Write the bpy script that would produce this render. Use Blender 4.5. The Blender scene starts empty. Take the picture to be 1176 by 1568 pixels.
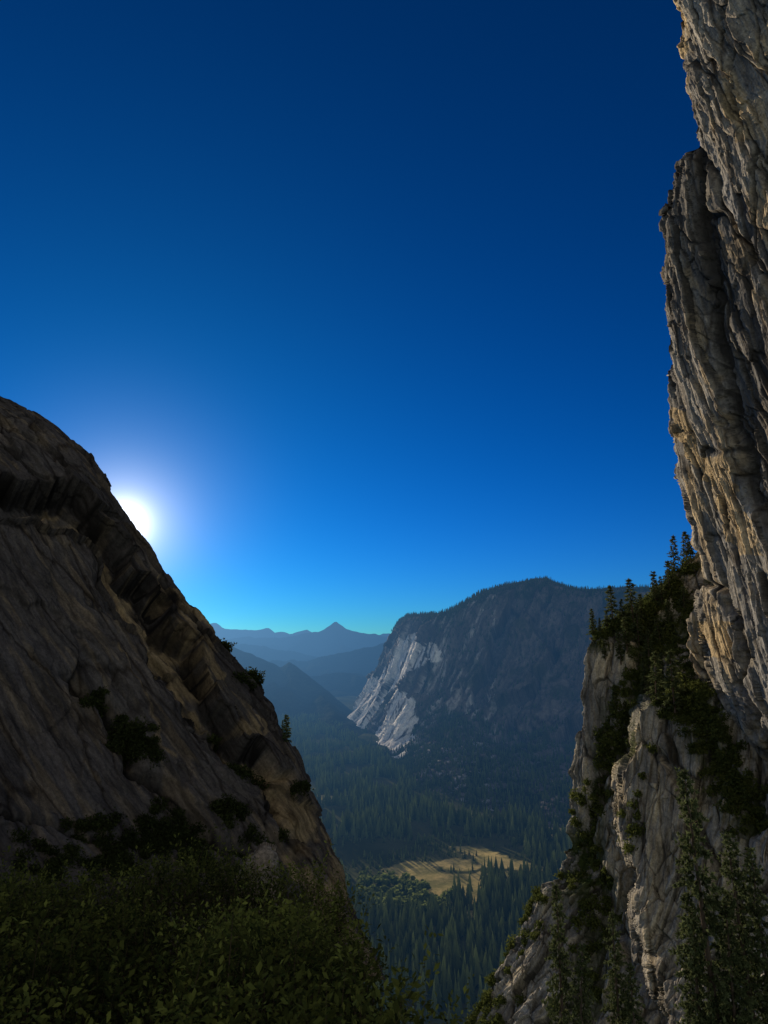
import bpy, math, numpy as np
from mathutils import Vector
rng=np.random.default_rng(7)
CAMZ=400.0; F=1022.0; PITCH=math.radians(11.12)
cp,sp=math.cos(PITCH),math.sin(PITCH)
CAM=np.array([0,0,CAMZ])
def ray(u,v):
    u=np.asarray(u,float); v=np.asarray(v,float)
    x=(u-588)/F; y=(784-v)/F
    return np.stack([x+0*y, cp-y*sp+0*x, sp+y*cp+0*x],-1)
def unp(u,v,d):
    return CAM+ray(u,v)*np.asarray(d,float)[...,None]
def floor_d(u,v,z=0.):
    r=ray(u,v); return (z-CAMZ)/r[...,2]
SUN_EL=math.radians(9.4); SUN_AZ=math.radians(-21.6)
SUND=np.array([math.sin(SUN_AZ)*math.cos(SUN_EL),math.cos(SUN_AZ)*math.cos(SUN_EL),math.sin(SUN_EL)])
# ---------- noise
def hsh(ix,iy,iz,s):
    h=(ix.astype(np.int64)*73856093)^(iy.astype(np.int64)*19349663)^(iz.astype(np.int64)*83492791)^(s*2654435761)
    h&=0xffffffff
    h=((h^(h>>15))*2246822519)&0xffffffff
    h=((h^(h>>13))*3266489917)&0xffffffff
    return h^(h>>16)
def h2f(h): return (h&0xffffff)/float(0xffffff)
def nxt(h):
    h=(h*1664525+1013904223)&0xffffffff
    return ((h^(h>>14))*2246822519)&0xffffffff
def vn(p,seed=0):
    ip=np.floor(p).astype(np.int64); f=p-ip; f=f*f*f*(f*(f*6-15)+10)
    r=0
    for dx in (0,1):
        wx=f[...,0] if dx else 1-f[...,0]
        for dy in (0,1):
            wy=f[...,1] if dy else 1-f[...,1]
            for dz in (0,1):
                wz=f[...,2] if dz else 1-f[...,2]
                r=r+wx*wy*wz*h2f(hsh(ip[...,0]+dx,ip[...,1]+dy,ip[...,2]+dz,seed))
    return r*2-1
def fbm(p,seed=0,o=4):
    r=0;a=1.;
    for i in range(o):
        r=r+a*vn(p*2**i,seed+i); a*=.5
    return r
def facets(p,seed=0,g=(.5,2.0,1.2)):
    ip=np.floor(p).astype(np.int64); f=p-ip
    best=np.full(p.shape[:-1],1e9); sec=best.copy(); val=np.zeros_like(best)
    for dx in (-1,0,1):
        for dy in (-1,0,1):
            for dz in (-1,0,1):
                h=hsh(ip[...,0]+dx,ip[...,1]+dy,ip[...,2]+dz,seed)
                a=h2f(h);h=nxt(h);b=h2f(h);h=nxt(h);c=h2f(h);h=nxt(h);r=h2f(h)
                h=nxt(h);g1=h2f(h)-.5;h=nxt(h);g2=h2f(h)-.5;h=nxt(h);g3=h2f(h)-.5
                ex=f[...,0]-dx-a; ey=f[...,1]-dy-b; ez=f[...,2]-dz-c
                d=ex*ex+ey*ey+ez*ez
                m=d<best
                sec=np.where(m,best,np.minimum(sec,d))
                val=np.where(m,(r-.5)+g[0]*g1*ex+g[1]*g2*ey+g[2]*g3*ez,val)
                best=np.where(m,d,best)
    return val,np.sqrt(sec)-np.sqrt(best)
def sstep(a,b,x):
    t=np.clip((x-a)/(b-a),0,1); return t*t*(3-2*t)
def pldist(U,V,pts):
    best=np.full(U.shape,1e9); sg=np.zeros(U.shape)
    for (x0,y0),(x1,y1) in zip(pts[:-1],pts[1:]):
        dx,dy=x1-x0,y1-y0; L=dx*dx+dy*dy
        t=np.clip(((U-x0)*dx+(V-y0)*dy)/L,0,1)
        ex=U-x0-t*dx; ey=V-y0-t*dy; d=np.hypot(ex,ey)
        s=np.sign(dx*(V-y0)-dy*(U-x0))
        m=d<best-1e-6; sg=np.where(m,s,sg); best=np.where(m,d,best)
    return best,sg
def inpoly(U,V,pts):
    r=np.zeros(U.shape,bool); n=len(pts)
    for i in range(n):
        x0,y0=pts[i]; x1,y1=pts[(i+1)%n]
        if y0==y1: continue
        c=((y0>V)!=(y1>V))&(U<(x1-x0)*(V-y0)/(y1-y0)+x0)
        r^=c
    return r
# ---------- mesh
def mk(name,V,Fc,mat,attrs=None,smooth=False,link=True):
    V=np.ascontiguousarray(V,np.float32).reshape(-1,3); Fc=np.ascontiguousarray(Fc,np.int32); k=Fc.shape[1]
    me=bpy.data.meshes.new(name)
    me.vertices.add(len(V)); me.vertices.foreach_set('co',V.ravel())
    me.loops.add(Fc.size); me.loops.foreach_set('vertex_index',Fc.ravel())
    me.polygons.add(len(Fc)); me.polygons.foreach_set('loop_start',np.arange(0,Fc.size,k,dtype=np.int32))
    try: me.polygons.foreach_set('loop_total',np.full(len(Fc),k,np.int32))
    except Exception: pass
    me.update(calc_edges=True)
    me.polygons.foreach_set('use_smooth',np.full(len(Fc),smooth,bool))
    for n,a in (attrs or {}).items():
        at=me.attributes.new(n,'FLOAT','POINT'); at.data.foreach_set('value',np.ascontiguousarray(a,np.float32).ravel())
    me.materials.append(mat)
    if not link: return me
    ob=bpy.data.objects.new(name,me); bpy.context.scene.collection.objects.link(ob); return ob
def gridfaces(nr,nc):
    i=np.arange(nr*nc).reshape(nr,nc)
    return np.stack([i[:-1,:-1],i[1:,:-1],i[1:,1:],i[:-1,1:]],-1).reshape(-1,4)
def gnorm(P):
    du=np.gradient(P,axis=1); dv=np.gradient(P,axis=0)
    n=np.cross(du,dv); n/=np.linalg.norm(n,axis=-1,keepdims=True)+1e-9
    return n
# ---------- materials
def N(t,ty,**kw):
    n=t.nodes.new(ty)
    for k,v in kw.items(): setattr(n,k,v)
    return n
def math_(t,op,a,b=None,clamp=False):
    n=N(t,'ShaderNodeMath',operation=op,use_clamp=clamp)
    for i,x in enumerate((a,b)):
        if x is None: continue
        if isinstance(x,(int,float)): n.inputs[i].default_value=x
        else: t.links.new(x,n.inputs[i])
    return n.outputs[0]
def vmath(t,op,a,b=None,out=0):
    n=N(t,'ShaderNodeVectorMath',operation=op)
    for i,x in enumerate((a,b)):
        if x is None: continue
        if isinstance(x,(tuple,list)): n.inputs[i].default_value=x
        else: t.links.new(x,n.inputs[i])
    return n.outputs[out]
def mixc(t,f,a,b,mode='MIX'):
    n=N(t,'ShaderNodeMix',data_type='RGBA',blend_type=mode)
    n.clamp_factor=True
    for s,x in ((0,f),(6,a),(7,b)):
        if isinstance(x,(int,float)): n.inputs[s].default_value=x
        elif isinstance(x,(tuple,list)): n.inputs[s].default_value=(*x,1)
        else: t.links.new(x,n.inputs[s])
    return n.outputs[2]
def noise(t,vec,scale,detail=5,rough=.6,dist=0):
    n=N(t,'ShaderNodeTexNoise'); t.links.new(vec,n.inputs['Vector'])
    n.inputs['Scale'].default_value=scale;n.inputs['Detail'].default_value=detail
    n.inputs['Roughness'].default_value=rough;n.inputs['Distortion'].default_value=dist
    return n.outputs['Fac']
def rampf(t,x,a,b,c=0.,d=1.):
    n=N(t,'ShaderNodeMapRange'); n.inputs[1].default_value=a;n.inputs[2].default_value=b;n.inputs[3].default_value=c;n.inputs[4].default_value=d
    t.links.new(x,n.inputs[0]); return n.outputs[0]
def attr(t,name):
    return N(t,'ShaderNodeAttribute',attribute_name=name).outputs['Fac']
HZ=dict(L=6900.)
def finish(mat,shader,haze=True):  # haze is painted into each material as emission growing with distance
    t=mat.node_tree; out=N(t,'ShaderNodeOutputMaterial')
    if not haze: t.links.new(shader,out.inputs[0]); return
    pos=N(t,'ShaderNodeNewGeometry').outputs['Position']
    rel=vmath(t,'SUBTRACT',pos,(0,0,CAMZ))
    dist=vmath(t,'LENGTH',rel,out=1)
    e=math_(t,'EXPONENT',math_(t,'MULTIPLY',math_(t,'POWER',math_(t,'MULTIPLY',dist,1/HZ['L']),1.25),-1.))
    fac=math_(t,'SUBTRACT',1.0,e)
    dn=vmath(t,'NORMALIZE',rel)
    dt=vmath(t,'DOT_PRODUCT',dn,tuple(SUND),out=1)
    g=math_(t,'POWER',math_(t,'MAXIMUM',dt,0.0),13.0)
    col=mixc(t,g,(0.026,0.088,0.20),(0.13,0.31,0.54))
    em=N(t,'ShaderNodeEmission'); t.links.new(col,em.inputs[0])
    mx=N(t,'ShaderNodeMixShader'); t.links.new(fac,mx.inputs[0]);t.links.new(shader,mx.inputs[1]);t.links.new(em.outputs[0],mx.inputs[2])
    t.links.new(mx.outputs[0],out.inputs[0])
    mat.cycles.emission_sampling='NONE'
def newmat(name):
    m=bpy.data.materials.new(name); m.use_nodes=True; m.node_tree.nodes.clear(); return m
def rockmat(name,ca,cb,cdark,cpale,sc,axis=None,stretch=(1,1,.3),bump=.6,bdist=1.,haze=True,veg=None,cracks=0.,streak=.6,con=1.):
    m=newmat(name);t=m.node_tree
    pos=N(t,'ShaderNodeTexCoord').outputs['Object']
    if axis is not None:
        comb=N(t,'ShaderNodeCombineXYZ')
        for i,(ax,s_) in enumerate(axis):
            t.links.new(vmath(t,'DOT_PRODUCT',pos,tuple(float(q)*s_ for q in ax),out=1),comb.inputs[i])
        st=comb.outputs[0]
    else: st=vmath(t,'MULTIPLY',pos,stretch)
    n1=rampf(t,noise(t,pos,sc*.25,4,.65),.35,.65)
    n2=rampf(t,noise(t,st,sc,5,.7,.3),.42,.66)
    n3=rampf(t,noise(t,pos,sc*9,3,.75),.3,.7)
    n4=noise(t,st,sc*4,5,.7,.3)
    c=mixc(t,n1,ca,cb)
    c=mixc(t,math_(t,'MULTIPLY',n2,streak),c,cdark)
    c=mixc(t,math_(t,'MULTIPLY',attr(t,'pale'),.9),c,cpale)
    lo=1-.4*con; l2=1-.5*con
    c=mixc(t,1.,c,mixc(t,n3,(lo,lo,lo),(1.2,1.2,1.2)),'MULTIPLY')
    c=mixc(t,1.,c,mixc(t,rampf(t,n4,.36,.58),(l2,l2,l2+.02),(1.12,1.12,1.1)),'MULTIPLY')
    h=math_(t,'ADD',math_(t,'MULTIPLY',noise(t,pos,sc*3,5,.72),.5),n4)
    if cracks:
        v=N(t,'ShaderNodeTexVoronoi',feature='DISTANCE_TO_EDGE'); v.inputs['Scale'].default_value=sc*cracks
        wv=vmath(t,'MULTIPLY',N_color(t,st,sc*1.5),(.5/sc,)*3)
        t.links.new(vmath(t,'ADD',st,wv),v.inputs['Vector'])
        cr=rampf(t,v.outputs['Distance'],0,.035)
        c=mixc(t,1.,c,mixc(t,cr,(.4,.38,.36),(1,1,1)),'MULTIPLY')
        h=math_(t,'ADD',h,math_(t,'MULTIPLY',cr,.3))
    c=mixc(t,attr(t,'dark'),c,tuple(x*.3 for x in cdark))
    if veg:
        nv=rampf(t,noise(t,pos,sc*.8,5,.7),.45,.55)
        c=mixc(t,math_(t,'MULTIPLY',nv,attr(t,'veg')),c,veg)
    b=N(t,'ShaderNodeBump'); b.inputs['Strength'].default_value=bump; b.inputs['Distance'].default_value=bdist
    t.links.new(h,b.inputs['Height'])
    p=N(t,'ShaderNodeBsdfDiffuse')
    t.links.new(c,p.inputs['Color']);t.links.new(b.outputs[0],p.inputs['Normal'])
    finish(m,p.outputs[0],haze); return m
def N_color(t,vec,scale):
    n=N(t,'ShaderNodeTexNoise'); t.links.new(vec,n.inputs['Vector']); n.inputs['Scale'].default_value=scale; n.inputs['Detail'].default_value=2
    return n.outputs['Color']
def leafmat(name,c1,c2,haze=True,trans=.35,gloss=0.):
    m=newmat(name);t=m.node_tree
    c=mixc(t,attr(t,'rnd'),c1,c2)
    d=N(t,'ShaderNodeBsdfDiffuse'); t.links.new(c,d.inputs[0])
    tr=N(t,'ShaderNodeBsdfTranslucent');t.links.new(c,tr.inputs[0])
    mx=N(t,'ShaderNodeMixShader');mx.inputs[0].default_value=trans
    t.links.new(d.outputs[0],mx.inputs[1]);t.links.new(tr.outputs[0],mx.inputs[2])
    finish(m,mx.outputs[0],haze); return m
def plain(name,c,haze=False):
    m=newmat(name);t=m.node_tree
    pos=N(t,'ShaderNodeTexCoord').outputs['Object']
    cc=mixc(t,noise(t,pos,6,2),tuple(x*.6 for x in c),tuple(min(1,x*1.4) for x in c))
    d=N(t,'ShaderNodeBsdfDiffuse');t.links.new(cc,d.inputs[0])
    finish(m,d.outputs[0],haze);return m
# ---------- sheets
def smooth1(E,sig):
    k=int(max(1,sig*3)); x=np.arange(-k,k+1); g=np.exp(-.5*(x/sig)**2); g/=g.sum()
    p=np.concatenate([E[0]-(E[1]-E[0])*np.arange(k,0,-1),E,E[-1]+(E[-1]-E[-2])*np.arange(1,k+1)])
    return np.convolve(p,g,'valid')
class Sheet:
    def __init__(s,edge,v0,v1,nr,ufar,nc,dfn,side,nb=24,bstep=3.,bside=.35,rnd=10.,rpx=9.,jag=2.,esm=70.):
        e=np.array(edge,float)
        s.v0,s.v1,s.nr,s.nc,s.ufar,s.nb=v0,v1,nr,nc,ufar,nb
        s.Vr=np.linspace(v0,v1,nr); E0=np.interp(s.Vr,e[:,0],e[:,1])
        ppr=(nr-1)/(v1-v0)
        s.E=smooth1(E0,4*ppr); Es=smooth1(E0,esm*ppr)
        q=np.stack([s.Vr/26,0*s.Vr,0*s.Vr+nc],-1); jg=fbm(q,nc,4)*jag
        T=np.linspace(0,1,nc)**1.15
        U0=s.E[:,None]+(ufar-s.E[:,None])*T[None]; V=np.repeat(s.Vr[:,None],nc,1)
        Td=np.clip((U0-Es[:,None])/(ufar-Es[:,None]),0,1)
        D=dfn(U0,V,Td)
        ed=np.abs(U0-s.E[:,None])
        D=D+rnd*np.exp(-ed/rpx)
        U=U0+jg[:,None]*np.exp(-ed/10.)
        Pf=unp(U,V,D)
        r=ray(U[:,0],s.Vr); r/=np.linalg.norm(r,axis=-1,keepdims=True)
        k=np.arange(nb,0,-1)
        dr=r+np.array([side*bside,0,-.05])
        Pb=Pf[:,:1]+dr[:,None]*(k[None,:,None]*bstep)*(1+.04*k[None,:,None])
        s.P=np.concatenate([Pb,Pf],1)
        s.U=np.concatenate([np.repeat(U[:,:1],nb,1),U],1); s.V=np.repeat(s.Vr[:,None],nc+nb,1)
        n=gnorm(s.P); vd=CAM-s.P
        sg=np.sign(np.sum(n[nr//2,nb+nc//2]*vd[nr//2,nb+nc//2])); s.n=n*sg; s.sg=sg
    def at(s,u,v):
        r=np.clip(((np.asarray(v,float)-s.v0)/(s.v1-s.v0)*(s.nr-1)).round().astype(int),0,s.nr-1)
        t=np.clip((np.asarray(u,float)-s.E[r])/(s.ufar-s.E[r]),0,1)**(1/1.15)
        c=np.clip((t*(s.nc-1)).round().astype(int),0,s.nc-1)+s.nb
        return s.P[r,c]
    def build(s,name,mat,attrs):
        fc=gridfaces(s.nr,s.nc+s.nb)
        return mk(name,s.P.reshape(-1,3),fc,mat,attrs,smooth=True)
def rotp(P,a,b,c,sa,sb,sc_):
    A=np.stack([P@np.array(a),P@np.array(b),P@np.array(c)],-1); return A/np.array([sa,sb,sc_])
def basis(a,b):
    a=np.array(a,float);a/=np.linalg.norm(a);b=np.array(b,float);b-=a*(a@b);b/=np.linalg.norm(b);return a,b,np.cross(a,b)
# ================= LEFT DOME =================
edgeL=[(420,-420),(520,-230),(575,-80),(607,0),(640,60),(665,95),(705,130),(745,155),(790,182),(835,206),(885,235),(930,262),(965,298),(1005,335),(1055,386),(1090,411),(1120,416),(1160,441),(1215,470),(1270,496),(1320,521),(1345,527),(1400,545),(1500,590)]
def dL(U,V,T):
    de=np.interp(V,[420,607,790,965,1120,1215,1330,1400,1500],[190,150,130,116,106,99,91,86,78])
    dn=np.interp(V,[420,607,800,1000,1200,1350,1500],[140,100,80,67,56,47,38])
    return de+(dn-de)*T**.9
SL=Sheet(edgeL,420,1500,760,-260,540,dL,-1,nb=26,bstep=2.,bside=.6,rnd=7.,rpx=12,jag=2.5,esm=40)
P=SL.P; dep=np.linalg.norm(P-CAM,axis=-1)
wob=np.stack([fbm(np.stack([SL.U/60,SL.V/60,0*SL.U+9*i],-1),40+i,4) for i in range(2)],-1)
Uw=SL.U+wob[...,0]*16; Vw=SL.V+wob[...,1]*14
L1=[(-300,735),(0,742),(60,748),(110,768),(150,806),(190,858),(230,915),(275,975),(325,1050),(350,1110),(400,1165)]
d1,s1=pldist(Uw,Vw,L1); q=d1*s1
sc=dep/100
h=np.where(q<0,2.0*np.exp(q/90.),0)-2.8*sstep(0,5,q)*(1-sstep(20,60,q))
L1b=[(-300,790),(0,796),(60,806),(120,828),(170,880),(215,945),(265,1010),(310,1090)]
d1b,s1b=pldist(Uw,Vw,L1b); qb=d1b*s1b
h=h+1.2*np.where(qb<0,np.exp(qb/16.),0)
L2=[(160,940),(200,965),(245,1000),(290,1060),(335,1120),(365,1180),(420,1250),(500,1330)]
d2,s2=pldist(Uw,Vw,L2); q2=d2*s2
h=h-1.8*sstep(-3,3,-q2)*(1-sstep(0,30,-q2))+.8*np.exp(-(d2/20)**2)
L3=[(110,1040),(150,1075),(180,1110),(210,1180),(300,1260),(420,1330)]
d3,s3=pldist(Uw,Vw,L3); h=h-1.6*np.exp(-(d3/11)**2)
L4=[(-100,1250),(0,1250),(90,1275),(200,1290),(330,1290)]
d4,s4=pldist(Uw,Vw,L4); h=h-.7*np.exp(-(d4/5)**2)
L5=[(170,985),(205,1040),(235,1090),(262,1150)]
d5,s5=pldist(Uw,Vw,L5); h=h+.6*sstep(-4,4,d5*s5)*np.exp(-(d5/40)**2)
L6=[(-100,905),(0,915),(70,930),(130,985),(170,1050)]
d6,s6=pldist(Uw,Vw,L6); h=h+.5*sstep(-4,4,-d6*s6)*np.exp(-(d6/50)**2)
L7=[(340,1110),(380,1190),(430,1260),(480,1340)]
d7,s7=pldist(Uw,Vw,L7); h=h-1.2*np.exp(-(d7/8)**2)
a,b,c=basis((.6,-.25,-.75),(.4,.9,.1))
pw=P+np.stack([fbm(P/9+5,3,3),fbm(P/9+15,4,3),fbm(P/9+25,5,3)],-1)*1.0
f1,k1=facets(rotp(pw,a,b,c,30,9,12),1,(.3,1.2,.8)); f2,k2=facets(rotp(pw,a,b,c,10,2.4,3.5),2,(.3,1.2,.8)); f3,k3=facets(rotp(pw,a,b,c,3.,.8,1.),3,(.3,1.2,.8))
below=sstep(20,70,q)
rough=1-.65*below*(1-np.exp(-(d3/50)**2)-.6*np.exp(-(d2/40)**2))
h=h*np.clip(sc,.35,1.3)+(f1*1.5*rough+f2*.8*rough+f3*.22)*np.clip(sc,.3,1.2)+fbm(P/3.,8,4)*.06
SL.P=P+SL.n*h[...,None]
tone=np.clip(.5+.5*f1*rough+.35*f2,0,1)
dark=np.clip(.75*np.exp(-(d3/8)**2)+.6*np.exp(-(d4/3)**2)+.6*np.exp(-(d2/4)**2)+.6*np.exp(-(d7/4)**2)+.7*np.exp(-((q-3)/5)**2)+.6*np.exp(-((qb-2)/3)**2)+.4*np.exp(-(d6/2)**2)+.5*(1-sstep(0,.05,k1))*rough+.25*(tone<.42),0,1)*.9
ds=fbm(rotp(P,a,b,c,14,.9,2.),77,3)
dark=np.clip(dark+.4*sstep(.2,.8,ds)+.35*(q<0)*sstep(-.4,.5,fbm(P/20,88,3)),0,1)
warm_rim=inpoly(Uw,Vw,[(230,905),(262,940),(300,975),(345,1030),(400,1085),(412,1130),(395,1150),(340,1110),(290,1050),(255,1000)])*sstep(-.3,.4,fbm(rotp(P,a,b,c,8,1.5,3),66,3))  # orange-brown rim band: warm edge light painted into the rock colour
pale=np.clip(.95*sstep(5,12,q)*(1-sstep(-6,0,qb))*sstep(-.4,.4,fbm(P/4,50,3))+.8*np.exp(-((d5-2)/3.)**2)+.3*sstep(.1,.7,fbm(rotp(P,a,b,c,9,1.2,3),60,4))+.9*warm_rim,0,1)
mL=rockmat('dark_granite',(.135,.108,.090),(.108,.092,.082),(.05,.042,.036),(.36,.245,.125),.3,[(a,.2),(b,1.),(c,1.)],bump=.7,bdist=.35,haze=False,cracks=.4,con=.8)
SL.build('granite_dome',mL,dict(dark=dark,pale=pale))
# ================= RIGHT HEADWALL =================
edgeH=[(-160,1026),(0,1036),(60,1038),(100,1050),(130,1058),(190,1059),(225,1050),(270,1028),(320,1016),(400,1021),(480,1018),(540,1020),(600,1023),(660,1032),(700,1041),(780,1052),(830,1066),(870,1080),(885,1078),(920,1066),(960,1058),(1000,1060),(1040,1076),(1080,1100),(1130,1120),(1180,1150),(1230,1180),(1300,1250)]
def dH(U,V,T):
    return np.interp(V,[-160,870,1000,1300],[380,350,345,320])+(np.interp(V,[-160,870,1300],[200,180,170])-350)*T**.7
SH=Sheet(edgeH,-160,1300,1000,1420,340,dH,1,nb=24,bstep=4.,bside=.5,rnd=6.,rpx=6,jag=4.,esm=90)
def crackedwall(S,P,a,b,c,seed,m=1.,big=3.5):
    pw=P+np.stack([fbm(P/30+5,seed,3),fbm(P/30+15,seed+1,3),fbm(P/30+25,seed+2,3)],-1)*2.5*m
    G=(.3,1.5,1.)
    f0,k0=facets(rotp(pw,a,b,c,130*m,22*m,38*m),seed+3,G)
    f1,k1=facets(rotp(pw,a,b,c,48*m,8*m,14*m),seed+4,G)
    f2,k2=facets(rotp(pw,a,b,c,16*m,3.*m,5*m),seed+5,G)
    f3,k3=facets(rotp(pw,a,b,c,6*m,1.3*m,2*m),seed+6,(.5,1.3,.9))
    h=(f0*big+f1*2.8+f2*1.3+f3*.45)*m+fbm(P/(6*m),seed+7,4)*.12*m
    h-= (1.5*(1-sstep(0,.05,k0))+.7*(1-sstep(0,.05,k1)))*m
    dk=np.clip(.7*(1-sstep(0,.04,k0))+.5*(1-sstep(0,.045,k1))+.25*(1-sstep(0,.05,k2)),0,1)
    dk=np.clip(dk+.2*sstep(.1,.4,-f1)+.15*sstep(.15,.4,-f2),0,1)
    pl=np.clip(.5*sstep(.15,.45,f1)+.35*sstep(.2,.45,f2),0,1)
    return h,dk,pl
aH,bH,cH=basis((-.08,-.30,-.94),(.2,.98,0))
h,dk,pl=crackedwall(SH,SH.P,aH,bH,cH,100)
wobn=fbm(np.stack([SH.U/50,SH.V/50,0*SH.U],-1),140,4)
Uw=SH.U+wobn*12; Vw=SH.V+wobn*8
C1=[(1052,225),(1068,330),(1082,470),(1108,560),(1122,650),(1140,730),(1170,800),(1220,860)]
d1,s1=pldist(Uw,Vw,C1); h-=6*np.exp(-(d1/6)**2); h+=-4*sstep(-8,8,-d1*s1)*np.exp(-(d1/40)**2)
C2=[(1060,230),(1100,290),(1130,360),(1170,420),(1250,520)]
d2,s2=pldist(Uw,Vw,C2); h-=4*np.exp(-(d2/4)**2)
C3=[(1040,900),(1075,890),(1110,905),(1130,960),(1140,1060),(1180,1180)]
d3,s3=pldist(Uw,Vw,C3); h-=5*np.exp(-(d3/5)**2)
C4=[(1100,-100),(1110,60),(1135,200),(1176,300)]
d4,s4=pldist(Uw,Vw,C4); h-=2*np.exp(-(d4/3)**2)
SH.P=SH.P+SH.n*h[...,None]
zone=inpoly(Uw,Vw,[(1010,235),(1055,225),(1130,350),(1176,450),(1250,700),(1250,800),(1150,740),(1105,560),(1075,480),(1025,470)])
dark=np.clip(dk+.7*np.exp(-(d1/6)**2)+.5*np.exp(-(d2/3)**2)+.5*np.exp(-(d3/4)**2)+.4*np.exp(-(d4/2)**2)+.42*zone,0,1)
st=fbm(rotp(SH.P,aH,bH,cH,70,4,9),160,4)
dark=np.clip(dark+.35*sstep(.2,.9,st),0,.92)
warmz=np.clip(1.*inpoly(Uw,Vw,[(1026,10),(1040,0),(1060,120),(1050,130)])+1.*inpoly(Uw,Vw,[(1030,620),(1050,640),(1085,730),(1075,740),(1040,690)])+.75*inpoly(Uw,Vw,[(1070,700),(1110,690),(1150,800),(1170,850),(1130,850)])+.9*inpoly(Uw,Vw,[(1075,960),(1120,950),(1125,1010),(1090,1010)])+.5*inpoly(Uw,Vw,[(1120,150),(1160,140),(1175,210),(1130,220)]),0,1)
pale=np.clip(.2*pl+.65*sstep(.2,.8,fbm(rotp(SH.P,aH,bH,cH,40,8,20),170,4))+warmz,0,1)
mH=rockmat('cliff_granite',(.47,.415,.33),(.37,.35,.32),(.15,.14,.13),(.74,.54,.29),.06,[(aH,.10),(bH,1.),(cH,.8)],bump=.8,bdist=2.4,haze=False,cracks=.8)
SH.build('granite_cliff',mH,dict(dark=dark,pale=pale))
# ================= RIGHT BUTTRESS =================
edgeB=[(800,1120),(835,1075),(860,1056),(900,1020),(935,978),(955,935),(975,905),(1000,897),(1030,893),(1080,888),(1150,879),(1175,868),(1210,874),(1280,866),(1340,848),(1400,818),(1470,780),(1530,748),(1568,733),(1700,660)]
GL=[(1040,980),(1000,1055),(962,1130),(938,1230),(962,1330),(985,1430),(1010,1500),(1025,1568),(1050,1700)]
def dB(U,V,T):
    de=np.interp(V,[800,985,1200,1400,1568,1700],[450,430,404,374,345,322])
    dr=np.interp(V,[800,1000,1100,1300,1568,1700],[400,330,302,268,232,216])
    D=de+(dr-de)*T**.9
    w=fbm(np.stack([U/40,V/40,0*U],-1),240,3)
    d,s=pldist(U+w*10,V+w*8,GL)
    D=D+(-.08*D)*sstep(-10,10,-d*s)*sstep(960,1080,V)
    return D
SB=Sheet(edgeB,800,1700,820,1330,540,dB,1,nb=24,bstep=4.,bside=.45,rnd=7.,rpx=6,jag=4.,esm=50)
aB,bB,cB=basis((-.18,-.25,-.92),(.35,.93,0))
h,dk,pl=crackedwall(SB,SB.P,aB,bB,cB,200,m=.8,big=6.)
wobn=fbm(np.stack([SB.U/50,SB.V/50,0*SB.U],-1),241,4)
Uw=SB.U+wobn*12; Vw=SB.V+wobn*9
G1=[(1000,960),(985,1010),(955,1080),(932,1150),(902,1230),(885,1310),(860,1350)]
G2=[(1000,1050),(1040,1080),(1080,1100),(1095,1150),(1130,1220),(1150,1260)]
G3=[(900,1310),(915,1380),(890,1440),(880,1568)]
G4=[(1010,1150),(1050,1210),(1090,1330),(1070,1440),(1060,1568)]
G5=[(960,1330),(930,1400),(960,1480),(940,1568)]
dd=0
gd={}
for i,(G,w_,dp) in enumerate(((G1,13,6),(G2,15,5),(G3,24,10),(G4,6,4),(G5,10,5))):
    d,s=pldist(Uw,Vw,G); gd[i]=d; h-=dp*np.exp(-(d/w_)**2); dd=dd+.5*np.exp(-(d/(w_*.6))**2)
SB.P=SB.P+SB.n*h[...,None]
st=fbm(rotp(SB.P,aB,bB,cB,40,3.2,7),260,4)
dark=np.clip(dk+dd+.35*sstep(.2,.9,st),0,.92)
pale=np.clip(.2*pl+.65*sstep(.1,.8,fbm(rotp(SB.P,aB,bB,cB,30,7,14),270,4)),0,1)
veg=np.clip(.9*np.exp(-(gd[0]/30)**2)+.9*np.exp(-(gd[1]/34)**2)+.7*(SB.V<1000)+.5*np.exp(-(gd[2]/30)**2),0,1)
mB=rockmat('buttress_granite',(.49,.43,.34),(.38,.355,.31),(.15,.135,.115),(.74,.59,.37),.08,[(aB,.12),(bB,1.),(cB,.8)],bump=.8,bdist=1.8,veg=(.045,.06,.018),haze=False,cracks=.8)
SB.build('granite_buttress',mB,dict(dark=dark,pale=pale,veg=veg))
# spur below the frame that carries the close pines
def dS(U,V,T): return np.interp(V,[1590,2100],[108,84])-14*T
SS=Sheet([(1590,835),(2100,700)],1590,2100,160,1500,200,dS,1,nb=10,bstep=6.,bside=.6,rnd=8.,rpx=20,jag=3.)
hs,_k=facets(SS.P/np.array([5,5,9.]),900); SS.P=SS.P+SS.n*(hs*2)[...,None]; zz=np.zeros(SS.U.shape)
SS.build('rock_spur',mB,dict(dark=zz,pale=zz,veg=zz+.5))
# ================= MID MOUNTAIN =================
def loft(cols,nr,nc):
    K=np.array([[unp(*p) for p in c_] for c_ in cols])
    def ints(A,n,ax):
        m=A.shape[ax]; x=np.linspace(0,m-1,n); i=np.clip(np.floor(x).astype(int),0,m-2); f=x-i
        A=np.moveaxis(A,ax,0)
        i0=np.clip(i-1,0,m-1);i3=np.clip(i+2,0,m-1)
        f=f.reshape(-1,*([1]*(A.ndim-1)))
        p0,p1,p2,p3=A[i0],A[i],A[i+1],A[i3]
        cat=.5*(2*p1+(p2-p0)*f+(2*p0-5*p1+4*p2-p3)*f**2+(3*p1-p0-3*p2+p3)*f**3)
        lin=p1+(p2-p1)*f
        return np.moveaxis(.5*cat+.5*lin,0,ax)
    return ints(ints(K,nc,0),nr,1)
def fd(u,v): return float(floor_d(u,v,-6.))
def col(crest,m,cb,base):
    back=(crest[0],crest[1]+6,crest[2]*1.25); back2=(crest[0],crest[1]+60,crest[2]*1.6)
    return [back2,back,crest,m,cb,(base[0],base[1],fd(*base))]
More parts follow.
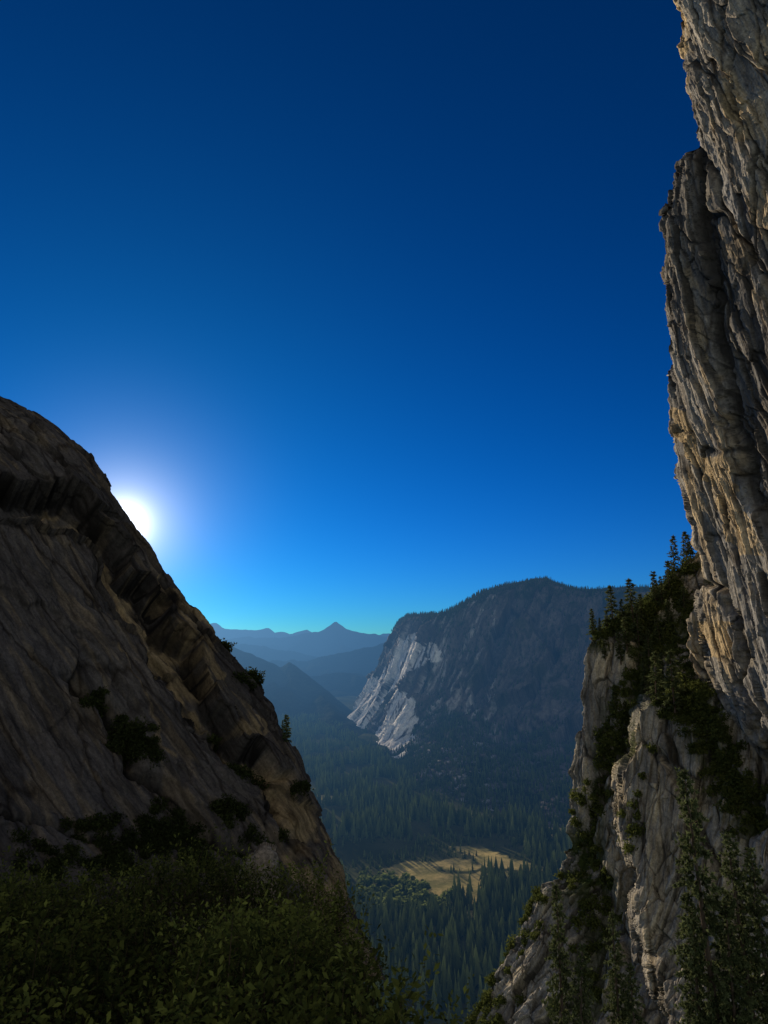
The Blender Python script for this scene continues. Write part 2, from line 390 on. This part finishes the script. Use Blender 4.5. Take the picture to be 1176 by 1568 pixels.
cols=[
 [(660,1040,5400),(650,1010,5000),(612,1000,4500),(590,1065,4100),(552,1112,3700),(540,1124,fd(540,1124))],
 col((604,964,4100),(564,1050,3800),(528,1107,3480),(528,1124,)),
 col((623,945,3600),(592,1050,3350),(556,1118,3100),(564,1150)),
 col((672,941,3150),(638,1050,2880),(606,1135,2640),(616,1180)),
 col((702,930,3080),(676,1060,2830),(668,1105,2640),(640,1218)),
 col((740,908,3100),(712,1010,2880),(700,1100,2580),(720,1240)),
 col((790,896,3100),(770,1010,2820),(760,1120,2450),(790,1262)),
 col((835,889,3050),(826,1010,2750),(820,1130,2350),(850,1285)),
 col((885,905,2950),(890,1010,2650),(890,1140,2250),(920,1300)),
 col((960,903,2800),(960,1010,2500),(960,1140,2150),(1000,1310)),
 col((1080,900,2650),(1080,1010,2400),(1080,1140,2050),(1100,1320)),
 col((1300,880,2500),(1300,1010,2200),(1300,1140,1900),(1300,1340)),
]
MR,MC=380,680
M=loft(cols,MR,MC).transpose(1,0,2)
def proj(P):
    r=P-CAM; y=r[...,1]*cp+r[...,2]*sp; z=-r[...,1]*sp+r[...,2]*cp
    return 588+F*r[...,0]/y, 784-F*z/y
n=gnorm(M); vd=CAM-M
n*=np.sign(np.sum(n*vd,-1))[MR//2,MC//2]
aM,bM,cM=basis((-.35,-.3,-.85),(.8,-.5,0))
pw=M+np.stack([fbm(M/260+5,300,3),fbm(M/260+15,301,3),fbm(M/260+25,302,3)],-1)*35
G=(.5,2.,1.4)
f0,k0=facets(rotp(pw,aM,bM,cM,620,170,300),303,G); f1,k1=facets(rotp(pw,aM,bM,cM,240,60,110),304,G); f2,k2=facets(rotp(pw,aM,bM,cM,80,20,40),305,G)
R=np.linspace(0,1,MR)[:,None]*5; CI=np.linspace(0,11,MC)[None,:]
cliff=sstep(2.0,2.3,R)*(1-sstep(3.7,4.5,R))*sstep(.3,1.2,CI)
MU0,MV0=proj(M)
wn=fbm(M/70,320,4)*10; wm=fbm(M/70,321,4)*10
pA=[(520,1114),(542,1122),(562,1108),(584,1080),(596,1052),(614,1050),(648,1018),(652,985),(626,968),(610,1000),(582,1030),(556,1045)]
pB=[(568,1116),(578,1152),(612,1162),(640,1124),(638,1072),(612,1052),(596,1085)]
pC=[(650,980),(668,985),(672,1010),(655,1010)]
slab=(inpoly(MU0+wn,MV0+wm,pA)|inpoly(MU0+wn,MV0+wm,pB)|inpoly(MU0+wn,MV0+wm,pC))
h=(f0*60*(1-.5*slab)+f1*28*(1-.45*slab)+f2*12*(1-.4*slab))*(.12+.88*cliff)+fbm(M/45,306,4)*7*(sstep(1.9,2.15,R)*.7+.3)*(1-.7*slab)
h*=(1-sstep(4.6,5,R))
M=M+n*h[...,None]
st=fbm(rotp(M,aM,bM,cM,150,14,40),330,4)
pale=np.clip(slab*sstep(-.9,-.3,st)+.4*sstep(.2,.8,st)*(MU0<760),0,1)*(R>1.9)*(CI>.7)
dark=np.clip(.5*(1-sstep(0,.05,k0))+.4*sstep(.1,.8,-st),0,1)*(1-pale)
veg=np.clip((1-cliff)+.6*sstep(.0,.5,fbm(M/90,340,4)),0,1)*(1-slab)
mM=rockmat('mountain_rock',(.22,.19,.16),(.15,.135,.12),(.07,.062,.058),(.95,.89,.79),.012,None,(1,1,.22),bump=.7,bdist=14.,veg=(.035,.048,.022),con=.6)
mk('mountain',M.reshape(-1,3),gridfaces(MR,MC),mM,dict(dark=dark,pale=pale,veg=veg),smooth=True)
# ================= FAR RIDGES =================
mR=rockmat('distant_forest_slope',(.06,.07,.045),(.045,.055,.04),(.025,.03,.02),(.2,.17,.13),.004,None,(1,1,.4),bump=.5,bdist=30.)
def ridge(name,pts,D,front,seed,amp,nr=110,nc=380):
    pts=np.array(pts,float); u=np.linspace(pts[0,0],pts[-1,0],nc); v=np.interp(u,pts[:,0],pts[:,1])
    Dv=np.interp(u,[p[0] for p in D],[p[1] for p in D]) if isinstance(D,list) else np.full(nc,D)
    v=v+fbm(np.stack([u/14,0*u,0*u+seed],-1),seed,4)*1.6
    cr=unp(u,v,Dv)
    t=np.concatenate([np.linspace(-.6,0,25)[:-1],np.linspace(0,1,nr)])
    P=np.zeros((len(t),nc,3))
    prof=np.where(t>=0,(1-np.clip(t,0,1))**1.25,1-np.abs(t)*1.6)
    P[...,1]=cr[None,:,1]-t[:,None]*front
    P[...,0]=cr[None,:,0]+t[:,None]*front*.15
    P[...,2]=(cr[None,:,2]+5)*prof[:,None]-5
    sp_=1-np.abs(fbm(np.stack([P[...,0]/(front*.28),P[...,1]/(front*.8),0*P[...,0]],-1),seed+1,5))*1.4
    w=np.clip(np.abs(t[:,None])*5,0,1)*np.clip((1-t[:,None])*3,0,1)*np.clip(cr[None,:,2]/200,0,1)
    P[...,2]+=(sp_-.55)*amp*w
    P[...,2]=np.maximum(P[...,2],-8)
    z=np.zeros(P.shape[:2])
    mk(name,P.reshape(-1,3),gridfaces(len(t),nc),mR,dict(dark=z,pale=z),smooth=True)
ridge('distant_hills',[(-400,950),(0,958),(250,962),(305,961),(318,957),(332,953),(342,960),(360,964),(380,966),(398,964),(410,960),(420,967),(445,970),(458,965),(470,964),(480,969),(560,972),(700,965),(900,960),(1300,950)],24000,7000,400,150)
ridge('distant_mountain',[(-200,985),(250,985),(330,985),(380,975),(440,975),(480,969),(500,962),(515,953),(530,963),(560,969),(600,977),(700,970),(1000,960)],13500,3500,410,160)
ridge('wooded_hill',[(200,975),(300,978),(350,984),(400,990),(450,998),(500,1008),(560,1015),(640,1020)],9800,2200,415,110)
ridge('valley_ridge',[(300,1012),(400,1010),(470,1012),(520,1000),(570,990),(600,982),(660,975),(760,970)],7600,3000,420,110)
ridge('forested_ridge',[(-500,820),(0,900),(200,955),(300,980),(340,985),(385,1000),(430,1022),(443,1013),(456,1022),(490,1048),(520,1072),(545,1096),(560,1118)],[(0,5600),(300,5400),(443,4900),(520,4300),(560,3550)],1700,430,90)
# ================= GROUND =================
m=newmat('valley_ground_soil');t=m.node_tree
pos=N(t,'ShaderNodeTexCoord').outputs['Object']
g=mixc(t,rampf(t,noise(t,pos,.006,5,.6),.35,.65),(.06,.07,.03),(.13,.13,.06))
md=mixc(t,rampf(t,noise(t,pos,.02,5,.65),.4,.6),(.30,.26,.09),(.68,.50,.19))
md=mixc(t,math_(t,'MULTIPLY',rampf(t,noise(t,pos,.15,4,.7),.5,.64),.45),md,(.15,.16,.05))
c=mixc(t,attr(t,'meadow'),g,md)
d=N(t,'ShaderNodeBsdfDiffuse');t.links.new(c,d.inputs[0])
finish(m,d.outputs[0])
def wp(pts): 
    a_=np.array(pts,float); d_=floor_d(a_[:,0],a_[:,1]); p=unp(a_[:,0],a_[:,1],d_); return [tuple(x) for x in p[:,:2]]
MEAD=[wp([(575,1328),(600,1318),(640,1322),(668,1330),(700,1345),(745,1340),(770,1332),(778,1340),(755,1352),(725,1364),(735,1400),(715,1405),(700,1380),(655,1358),(600,1344)]),
      wp([(820,1258),(880,1262),(960,1288),(900,1300),(840,1286)]),wp([(680,1296),(740,1300),(800,1318),(900,1340),(840,1345),(740,1322)]),wp([(455,1203),(490,1206),(505,1222),(460,1225)]),wp([(640,1322),(700,1316),(760,1326),(700,1334)])]
def meadow(x,y):
    w=fbm(np.stack([x/60,y/60,0*x],-1),500,4)
    w2=fbm(np.stack([x/60,y/60,0*x+7],-1),503,4)
    r=np.zeros(x.shape,bool)
    for p in MEAD: r|=inpoly(x+w*22,y+w2*34,p)
    return r
gx=np.concatenate([[-60000,-20000,-6000,-2500],np.linspace(-900,1500,400),[4000,9000,20000,60000]])
gy=np.concatenate([[-20000,-5000,-500],np.linspace(300,3600,500),[5000,9000,20000,45000,90000]])
GX,GY=np.meshgrid(gx,gy); GZ=fbm(np.stack([GX/150,GY/150,0*GX],-1),510,3)*3*((GY>250)&(GY<3700)&(np.abs(GX)<1600))
mk('ground',np.stack([GX,GY,GZ],-1),gridfaces(len(gy),len(gx)),m,dict(meadow=meadow(GX,GY).astype(float)),smooth=True)
# ================= TREES =================
def far_tree(layers=4,k=6,seed=0,W=.15):
    r_=np.random.default_rng(seed); V=[];T=[]
    for i in range(layers):
        z0=.06+.8*i/layers; z1=min(1,z0+.46*(1-.2*i/layers)); R=W*(1-i/(layers+.3))**.85
        if i==layers-1: z1=1.
        b=len(V); V.append((r_.normal(0,.006),r_.normal(0,.006),z1))
        for j in range(2*k):
            a_=math.pi*j/k+r_.uniform(-.15,.15); rr=R*(r_.uniform(.85,1.3) if j%2==0 else r_.uniform(.35,.6))
            V.append((rr*math.cos(a_),rr*math.sin(a_),z0+(-.03 if j%2==0 else .03)+r_.uniform(-.02,.02)))
        for j in range(2*k): T.append((b,b+1+j,b+1+(j+1)%(2*k)))
    return np.array(V),np.array(T)
def round_tree(seed):
    r_=np.random.default_rng(seed); V=[];T=[]
    for i in range(30):
        d=r_.normal(0,1,3); d/=np.linalg.norm(d); c0=d*np.array([.3,.3,.34])*r_.uniform(.6,1)+np.array([0,0,.55])
        a1=r_.normal(0,1,3);a1/=np.linalg.norm(a1);a2=np.cross(a1,d);a2/=np.linalg.norm(a2);s=r_.uniform(.12,.22);q=len(V)
        V+=[tuple(c0+a1*s),tuple(c0-a1*s*.6+a2*s),tuple(c0-a1*s*.6-a2*s)];T.append((q,q+1,q+2))
    return np.array(V),np.array(T)
def merge(temps,pos,H,W,mode_seed=1):
    r_=np.random.default_rng(mode_seed); Vs=[];Ts=[];A=[];off=0
    idx=r_.integers(0,len(temps),len(pos)); rnd=r_.random(len(pos)); rot=r_.uniform(0,6.28,len(pos))
    for k,(tv,tt) in enumerate(temps):
        s=idx==k
        if not s.any(): continue
        p=pos[s];c_,s_=np.cos(rot[s])[:,None],np.sin(rot[s])[:,None]
        x=tv[None,:,0]*c_-tv[None,:,1]*s_; y=tv[None,:,0]*s_+tv[None,:,1]*c_
        hh=H[s][:,None]; ww=(H*W)[s][:,None]
        V=np.stack([x*ww+p[:,0:1],y*ww+p[:,1:2],tv[None,:,2]*hh+p[:,2:3]],-1)
        T=tt[None]+(np.arange(len(p))*len(tv))[:,None,None]+off
        Vs.append(V.reshape(-1,3));Ts.append(T.reshape(-1,3))
        A.append(np.clip(rnd[s][:,None]*.55+.45*tv[None,:,2],0,1).ravel());off+=len(p)*len(tv)  # tone rises with height: sidelit treetops put into the leaf colour
    return np.concatenate(Vs),np.concatenate(Ts),np.concatenate(A)
temps=[far_tree(3,4,i,[.13,.16,.18,.14,.2,.15][i]) for i in range(6)]
rtemps=[round_tree(i) for i in range(4)]
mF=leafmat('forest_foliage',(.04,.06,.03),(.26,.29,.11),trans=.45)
n_=33000
y=800+(3700-800)*rng.random(n_)**.8; x=rng.uniform(-.26,.42,n_)*y
dn=fbm(np.stack([x/120,y/120,0*x],-1),520,4)
keep=(~meadow(x,y))&(dn>-.55+.5*(rng.random(n_)))
bu,bv=proj(np.stack([x,y,0*x],-1))
bl=np.interp(bu,[400,528,560,612,640,720,790,850,920,1000,1100,1300],[1000,1120,1146,1176,1212,1236,1258,1280,1295,1305,1315,1335])
keep&=bv>bl
x,y,bu,bv=x[keep],y[keep],bu[keep],bv[keep]
H=rng.uniform(18,44,len(x))*(1+.25*vn(np.stack([x/80,y/80,0*x],-1),530))
H=H*np.where((bu>515)&(bu<800)&(bv>1282)&(bv<1350),.42,1.)
W=rng.uniform(.8,1.3,len(x))
bd=np.hypot((bu-620)/130,(bv-1365)/42)+.35*vn(np.stack([x/70,y/70,0*x],-1),531)
br=bd<.95
V,T,A=merge(temps,np.stack([x,y,0*x-1],-1)[~br],H[~br],W[~br])
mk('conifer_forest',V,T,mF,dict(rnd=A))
V,T,A=merge(rtemps,np.stack([x,y,0*x-1],-1)[br],H[br]*.5,W[br]*1.1,4)
mk('broadleaf_forest',V,T,leafmat('broadleaf_foliage',(.07,.095,.025),(.20,.23,.06),trans=.4),dict(rnd=A))
ii=rng.integers(0,MR,50000); jj=rng.integers(0,MC,50000)
Rr=ii/(MR-1)*5
pr=np.where((Rr>1.85)&(Rr<2.12),.9,0)+np.where(Rr>3.9,.85,0)+np.where((Rr>2.1)&(Rr<=3.9),.10,0)
kp=(rng.random(50000)<pr)&(~slab[ii,jj])
ii,jj=ii[kp],jj[kp]
pp=M[ii,jj]+rng.normal(0,3,(len(ii),3))*np.array([1,1,0])
V,T,A=merge(temps,pp-np.array([0,0,2.]),rng.uniform(10,24,len(pp)),np.full(len(pp),1.1),2)
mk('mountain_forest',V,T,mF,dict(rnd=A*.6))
def conifer(seed,nb=90,nt=10,tuft=.035,R=.17,k=3,sparse=0.,start=.12):
    r_=np.random.default_rng(seed); V=[];T=[];A=[];V2=[];T2=[]
    ns=10;
    lean=r_.normal(0,.02,2)
    for i in range(ns+1):
        z=i/ns; rr=.016*(1-z)**.8+.0015
        for j in range(6):
            a_=j*math.pi/3; V2.append((rr*math.cos(a_)+lean[0]*z*z,rr*math.sin(a_)+lean[1]*z*z,z))
    for i in range(ns):
        for j in range(6):
            a0=i*6+j;a1=i*6+(j+1)%6; T2+= [(a0,a1,a1+6),(a0,a1+6,a0+6)]
    for b in range(nb):
        z=start+(1-start)*((b+r_.random())/nb)**.95; z=min(z,.985)
        L=R*(1-z)**.75*r_.uniform(.45,1.15)+.012
        if z<start+.12: L*=.6
        if r_.random()<sparse: continue
        az=b*2.4+r_.uniform(-.5,.5); dr=np.array([math.cos(az),math.sin(az),r_.uniform(-.35,.1)+.5*(z>.8)])
        base=np.array([lean[0]*z*z,lean[1]*z*z,z]); q=len(V2)
        sd=np.array([-dr[1],dr[0],0])*.0022
        e=base+dr*L
        V2+= [tuple(base+sd),tuple(base-sd),tuple(e)]; T2.append((q,q+1,q+2))
        m_=max(3,int(nt*L/R))
        for w in range(m_):
            f=.2+.8*(w+r_.random())/m_
            c0=base+dr*L*f+np.array([0,0,-.12*L*f*f])+r_.normal(0,.006,3)
            rv=r_.random()
            for kk in range(k):
                d=dr+r_.normal(0,.75,3); d[2]-=.15; d/=np.linalg.norm(d); s=np.cross(d,r_.normal(0,1,3)); s/=np.linalg.norm(s)+1e-6
                l=tuft*r_.uniform(.6,1.3); q=len(V)
                V+= [tuple(c0-s*l*.28),tuple(c0+s*l*.28),tuple(c0+d*l)];T.append((q,q+1,q+2));A+=[min(1,max(0,rv*.7+.3*f))]*3
    return np.array(V),np.array(T),np.array(A),np.array(V2),np.array(T2)
mP=leafmat('pine_needles',(.035,.05,.022),(.16,.18,.075),trans=.3,haze=False)
mBk=plain('pine_bark',(.13,.095,.07))
def tmpl(name,*a,**k):
    V,T,A,V2,T2=conifer(*a,**k)
    return mk(name+'_foliage',V,T,mP,dict(rnd=A),link=False),mk(name+'_trunk',V2,T2,mBk,link=False)
TM=[tmpl('conifer%d'%i,50+i,nb=75,nt=8,tuft=.055,k=4,R=[.18,.14,.22][i],sparse=.15) for i in range(3)]
TN=[tmpl('pine%d'%i,80+i,nb=190,nt=22,tuft=.019,k=8,R=[.25,.2][i],sparse=.22,start=.06) for i in range(2)]
def tree(p,H,w=1.,near=False,name='pine_tree'):
    tt=(TN if near else TM); f,tk=tt[rng.integers(0,len(tt))]
    e=bpy.data.objects.new(name,None); bpy.context.scene.collection.objects.link(e)
    e.location=p; e.scale=(H*w,H*w,H); e.rotation_euler=(rng.normal(0,.04),rng.normal(0,.04),rng.uniform(0,6.28))
    for n2,me in (('foliage',f),('trunk',tk)):
        o=bpy.data.objects.new(n2,me); bpy.context.scene.collection.objects.link(o); o.parent=e
def tree_px(S,u,v,hp,**k):
    p=S.at(u,v); d=(p-CAM)@np.array([0,cp,sp]); tree(Vector(p)-Vector((0,0,.4)),hp*d/F,**k)
for u,v,hp in [(905,975,38),(918,972,28),(940,962,58),(932,968,36),(955,960,42),(970,955,66),(982,952,50),(975,985,60),(990,965,45),(1003,930,55),(1012,925,42),(1022,905,46),(1030,900,36),(1038,880,52),(1046,868,58),(1053,860,48),(1058,850,36),(962,1000,55),(993,1020,62),(950,1015,50),(1010,985,50),(1025,960,44),(1005,1075,80),(1035,1095,90),(985,1065,58),(1060,1000,50),(1048,940,48),(925,1010,34),(1000,890,20),(1015,1040,50),(940,1090,48),(920,1160,46),(905,1240,44)]:
    tree_px(SB,u,v,hp*rng.uniform(.85,1.15),w=rng.uniform(1.,1.35))
for u,v,hp,w in [(1108,1640,440,.75),(1168,1660,360,.9),(1085,1700,300,.9),(866,1650,270,.7),(888,1680,220,.8),(955,1650,235,.75),(978,1680,190,.9),(1190,1620,300,.85),(1140,1700,290,.9)]:
    tree_px(SS,u,v,hp,near=True,w=w)
p=SL.at(430,1150); tree(Vector(p)-Vector((0,0,.3)),5.0,w=1.5)
tree(Vector(SL.at(421,1130)),1.8,w=1.4)
def cloud(cent,rad,nper,size,seed):
    r_=np.random.default_rng(seed); n=len(cent); C=np.repeat(cent,nper,0);Rr=np.repeat(rad,nper); Sz=np.repeat(size,nper) if np.ndim(size) else np.full(n*nper,size)
    d=r_.normal(0,1,(n*nper,3)); d/=np.linalg.norm(d,axis=1,keepdims=True); d*=(r_.random((n*nper,1))**.45); 
    lump=1+.6*fbm(C*0+np.repeat(np.arange(n)[:,None],nper,0)*3.1+d*2.2,seed,2)
    d[:,2]=d[:,2]*.75
    P=C+d*(Rr*lump)[:,None]
    a1=r_.normal(0,1,(n*nper,3));a1/=np.linalg.norm(a1,axis=1,keepdims=True);a2=np.cross(a1,r_.normal(0,1,(n*nper,3)));a2/=np.linalg.norm(a2,axis=1,keepdims=True)
    s=(Sz*r_.uniform(.6,1.3,n*nper))[:,None]
    V=np.stack([P-a2*s*.35,P+a2*s*.35,P+a1*s],1).reshape(-1,3); T=np.arange(len(V)).reshape(-1,3)
    A=np.clip(np.repeat(r_.random(n),nper)*.5+.5*r_.random(n*nper),0,1)
    return V,T,np.repeat(A,3)
def along(G,n,w,seed):
    r_=np.random.default_rng(seed); G=np.array(G,float); s=np.r_[0,np.cumsum(np.hypot(*np.diff(G,axis=0).T))]; q=r_.random(n)*s[-1]
    return np.interp(q,s,G[:,0])+r_.normal(0,w,n),np.interp(q,s,G[:,1])+r_.normal(0,w,n)
mS=leafmat('shrub_leaves',(.04,.055,.016),(.15,.165,.045),trans=.3,haze=False)
us,vs=[],[]
for G,n2,w in ((G1,130,12),(G2,170,16),([(1030,1050),(1100,1085)],90,16),(G3,40,14),([(905,975),(975,950),(1050,870)],100,8),([(1000,960),(1050,1000)],50,12),([(1120,860),(1150,870)],14,6),([(1040,900),(1060,960)],30,8),([(1100,1130),(1160,1240)],50,14),([(850,1350),(800,1430),(720,1540)],30,10),([(720,1568),(760,1540)],30,14),([(1000,1120),(960,1330)],14,8)):
    a_,b_=along(G,n2,w,n2); us.append(a_);vs.append(b_)
us=np.concatenate(us);vs=np.concatenate(vs); c_=SB.at(us,vs); dd_=np.linalg.norm(c_-CAM,axis=1)
r_=dd_/F*rng.uniform(4,11,len(us))
V,T,A=cloud(c_+np.array([0,0,.3]),r_,220,dd_/F*3.2,5)
mk('cliff_shrubs',V,T,mS,dict(rnd=A))
us,vs=[],[]
for (u,v,n2,w) in [(195,1120,26,15),(205,1150,20,14),(150,1070,10,9),(265,1265,30,20),(230,1290,22,20),(140,1270,12,14),(350,1240,16,14),(375,1175,12,10),(330,1120,6,8),(375,1048,8,8),(330,1000,3,5),(400,1290,8,18),(60,1320,16,25),(170,1320,30,25),(300,1310,30,25),(455,1215,4,6)]:
    g=np.random.default_rng(u); us.append(u+g.normal(0,w,n2)); vs.append(v+g.normal(0,w*.7,n2))
us=np.concatenate(us);vs=np.concatenate(vs); us=np.minimum(us,np.interp(vs,[e[0] for e in edgeL],[e[1] for e in edgeL])-2)
c_=SL.at(us,vs); dd_=np.linalg.norm(c_-CAM,axis=1)
r_=dd_/F*rng.uniform(7,15,len(us))
V,T,A=cloud(c_,r_,400,dd_/F*3.4,6)
mk('dome_shrubs',V,T,leafmat('dark_shrub_leaves',(.014,.02,.007),(.06,.066,.02),trans=.25,haze=False),dict(rnd=A))
# ================= NEAR HILLSIDE + BRUSH =================
def xedge(y): return 1.12-.184*y
rb=np.random.default_rng(321)
nb_=150
by=1.8+8.6*rb.random(nb_); bx=xedge(by)-rb.random(nb_)*(by*.78+1.6)-.1; bR=rb.uniform(.45,.95,nb_); bH=rb.uniform(.12,.5,nb_); bT=rb.random(nb_)
bH=np.where((np.abs(bx+2.1)<.7)&(np.abs(by-8.6)<.9),.62,bH)
def bush(x,y):
    best=np.zeros(x.shape); tn=np.full(x.shape,.3)
    for i in range(nb_):
        hh=bH[i]*np.sqrt(np.clip(1-((x-bx[i])**2+(y-by[i])**2)/bR[i]**2,0,1))
        m=hh>best; best=np.where(m,hh,best); tn=np.where(m,bT[i],tn)
    return best,tn
X,Y=np.meshgrid(np.linspace(-50,14,220),np.linspace(-14,60,220))
Z=CAMZ-2.6-.2*Y-.35*np.maximum(Y-9,0)-2.6*np.maximum(X-xedge(Y)-.0,0)*(Y>-2+0*X)+.1*fbm(np.stack([X,Y,0*X],-1),610,4)
z0=np.zeros(X.shape)
mk('hillside',np.stack([X,Y,Z],-1),gridfaces(220,220),rockmat('hillside_soil',(.08,.06,.04),(.06,.045,.03),(.03,.025,.02),(.2,.15,.1),1.5,None,(1,1,1),bump=.5,bdist=.1,haze=False),dict(dark=z0,pale=z0),smooth=True)
r_=np.random.default_rng(99)
ns=6200
y=1.9+8.1*r_.random(ns)**.8; x=xedge(y)-r_.random(ns)**.95*(y*.75+1.4)
bz,bt=bush(x,y)
kp=(bz>.06)|(r_.random(ns)<.45); x,y,bz,bt=x[kp],y[kp],bz[kp],bt[kp]; ns=len(x)
top=CAMZ-1.42-.2*y+bz+.12*fbm(np.stack([x/1.1,y/1.1,0*x],-1),600,3)+r_.normal(0,.06,ns)+np.where(r_.random(ns)<.10,r_.uniform(.05,.28,ns),0)
edgefall=np.clip((xedge(y)-x)/.35,0,1); top-= .3*(1-edgefall)**2
Ls=r_.uniform(.4,.9,ns); lean=r_.normal(0,.3,(ns,2))
nl=34
f=(np.arange(nl)+.5)/nl
S=f[None,:]*np.ones((ns,1))
cx=x[:,None]+lean[:,:1]*S*Ls[:,None]; cy=y[:,None]+lean[:,1:]*S*Ls[:,None]; cz=top[:,None]-Ls[:,None]*(1-S)
C=np.stack([cx,cy,cz],-1).reshape(-1,3)
m_=len(C); az=r_.uniform(0,6.28,m_); el=r_.uniform(-.3,1.1,m_)
d=np.stack([np.cos(az)*np.cos(el),np.sin(az)*np.cos(el),np.sin(el)],-1)
s=np.stack([-np.sin(az),np.cos(az),r_.normal(0,.6,m_)],-1); s/=np.linalg.norm(s,axis=1,keepdims=True)
L=r_.uniform(.03,.06,m_)[:,None]*np.repeat(r_.uniform(.6,1.35,ns),nl)[:,None]; off=r_.uniform(.005,.06,(m_,1))
b0=C+d*off; up=np.cross(d,s)
V=np.stack([b0,b0+d*L*.55+s*L*.27+up*L*.06,b0+d*L,b0+d*L*.55-s*L*.27+up*L*.06],1).reshape(-1,3)
Fq=np.arange(len(V)).reshape(-1,4)
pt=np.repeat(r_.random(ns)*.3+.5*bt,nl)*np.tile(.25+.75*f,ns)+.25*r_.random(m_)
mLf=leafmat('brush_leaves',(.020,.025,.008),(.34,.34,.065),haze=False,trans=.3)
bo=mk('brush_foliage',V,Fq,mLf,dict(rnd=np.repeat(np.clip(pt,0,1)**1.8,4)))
b1=np.stack([x,y,top-Ls*1.3],-1); e1=np.stack([x+lean[:,0]*Ls,y+lean[:,1]*Ls,top],-1); w=np.array([.004,0,0]); w2=np.array([0,.004,0])
V=np.stack([b1-w,b1+w,e1,b1-w2,b1+w2,e1],1).reshape(-1,3)
so=mk('stems',V,np.arange(len(V)).reshape(-1,3),plain('twig_bark',(.14,.09,.06)))
so.parent=bo
def boulder(p,r,seed,mat):
    nu,nv=90,70
    th,ph=np.meshgrid(np.linspace(0,2*np.pi,nu),np.linspace(.001,np.pi-.001,nv))
    S=np.stack([np.sin(ph)*np.cos(th),np.sin(ph)*np.sin(th),np.cos(ph)],-1)
    f_,_=facets(S*1.3+seed,seed); f2_,_=facets(S*3+seed,seed+1)
    S=S*(1+.28*f_+.08*f2_)[...,None]*np.array(r)
    z=np.zeros((nv,nu)); mk('boulder',(S+np.array(p)).reshape(-1,3),gridfaces(nv,nu),mat,dict(dark=z,pale=z+.5),smooth=True)
mBo=rockmat('boulder_granite',(.30,.23,.17),(.23,.18,.14),(.12,.09,.07),(.45,.35,.25),3,None,(1,1,1),bump=.6,bdist=.05,haze=False)
boulder(unp(398,1368,10.4),(.36,.3,.62),11,mBo)
# ================= SKY / SUN / CAMERA =================
w=bpy.data.worlds.new('World'); bpy.context.scene.world=w; w.use_nodes=True; t=w.node_tree; t.nodes.clear()
sky=N(t,'ShaderNodeTexSky',sky_type='NISHITA'); sky.sun_disc=False; sky.sun_elevation=SUN_EL; sky.sun_rotation=SUN_AZ
sky.altitude=1800; sky.air_density=1.0; sky.dust_density=.3; sky.ozone_density=4.
dirv=N(t,'ShaderNodeTexCoord').outputs['Generated']
dn=vmath(t,'NORMALIZE',dirv)
raw=vmath(t,'MULTIPLY',sky.outputs[0],(.1,.1,.1))
sep=N(t,'ShaderNodeSeparateXYZ'); t.links.new(raw,sep.inputs[0])
comb=N(t,'ShaderNodeCombineXYZ')
for i,(p_,k_) in enumerate(((2.1,.10),(1.28,.62),(1.40,1.20))):
    t.links.new(math_(t,'MULTIPLY',math_(t,'POWER',sep.outputs[i],p_),k_),comb.inputs[i])
dt=vmath(t,'DOT_PRODUCT',dn,tuple(SUND),out=1)
om=math_(t,'SUBTRACT',1.0,dt)
acc=comb.outputs[0]
sy=N(t,'ShaderNodeSeparateXYZ'); t.links.new(dn,sy.inputs[0])
def addlobe(acc,e,colr):
    cx_=N(t,'ShaderNodeCombineXYZ')
    for i in range(3): t.links.new(math_(t,'MULTIPLY',e,colr[i]),cx_.inputs[i])
    return vmath(t,'ADD',acc,cx_.outputs[0])
for k,a_,colr in ((2200.,1.5,(1,.94,.8)),(480.,.50,(1,.90,.74)),(130.,.15,(1.,.92,.72)),(14.,.04,(.1,1.,.8))):
    acc=addlobe(acc,math_(t,'MULTIPLY',math_(t,'EXPONENT',math_(t,'MULTIPLY',om,-k)),a_),colr)
# warm tint added to the sky colour along the horizon
acc=addlobe(acc,math_(t,'EXPONENT',math_(t,'MULTIPLY',math_(t,'ABSOLUTE',sy.outputs[2]),-18.)),(.085,.05,.0))
fb=rampf(t,sy.outputs[1],.1,-.5)
back_fill=vmath(t,'ADD',vmath(t,'MULTIPLY',raw,(1.2,1.0,.75)),(.26,.235,.195))  # added fill: sky behind the camera brightened to lift the shaded rock
final=mixc(t,fb,acc,back_fill)
out10=vmath(t,'MULTIPLY',final,(10,10,10))
bg=N(t,'ShaderNodeBackground'); bg.inputs[1].default_value=.1
t.links.new(out10,bg.inputs[0])
o=N(t,'ShaderNodeOutputWorld'); t.links.new(bg.outputs[0],o.inputs[0])
ld=bpy.data.lights.new('sun','SUN'); ld.energy=5.; ld.angle=math.radians(.5); ld.color=(1,.87,.68)
lo=bpy.data.objects.new('sun',ld); bpy.context.scene.collection.objects.link(lo); lo.rotation_euler=Vector(SUND).to_track_quat('Z','Y').to_euler(); lo.location=(0,0,900)
cd=bpy.data.cameras.new('camera'); cd.sensor_fit='VERTICAL'; cd.sensor_height=24; cd.lens=12/(784/F); cd.clip_start=.1; cd.clip_end=200000
co=bpy.data.objects.new('camera',cd); bpy.context.scene.collection.objects.link(co); co.location=(0,0,CAMZ); co.rotation_euler=(math.pi/2+PITCH,0,0)
sc_=bpy.context.scene; sc_.camera=co
sc_.view_settings.view_transform='Standard'; sc_.view_settings.look='None'; sc_.view_settings.exposure=0
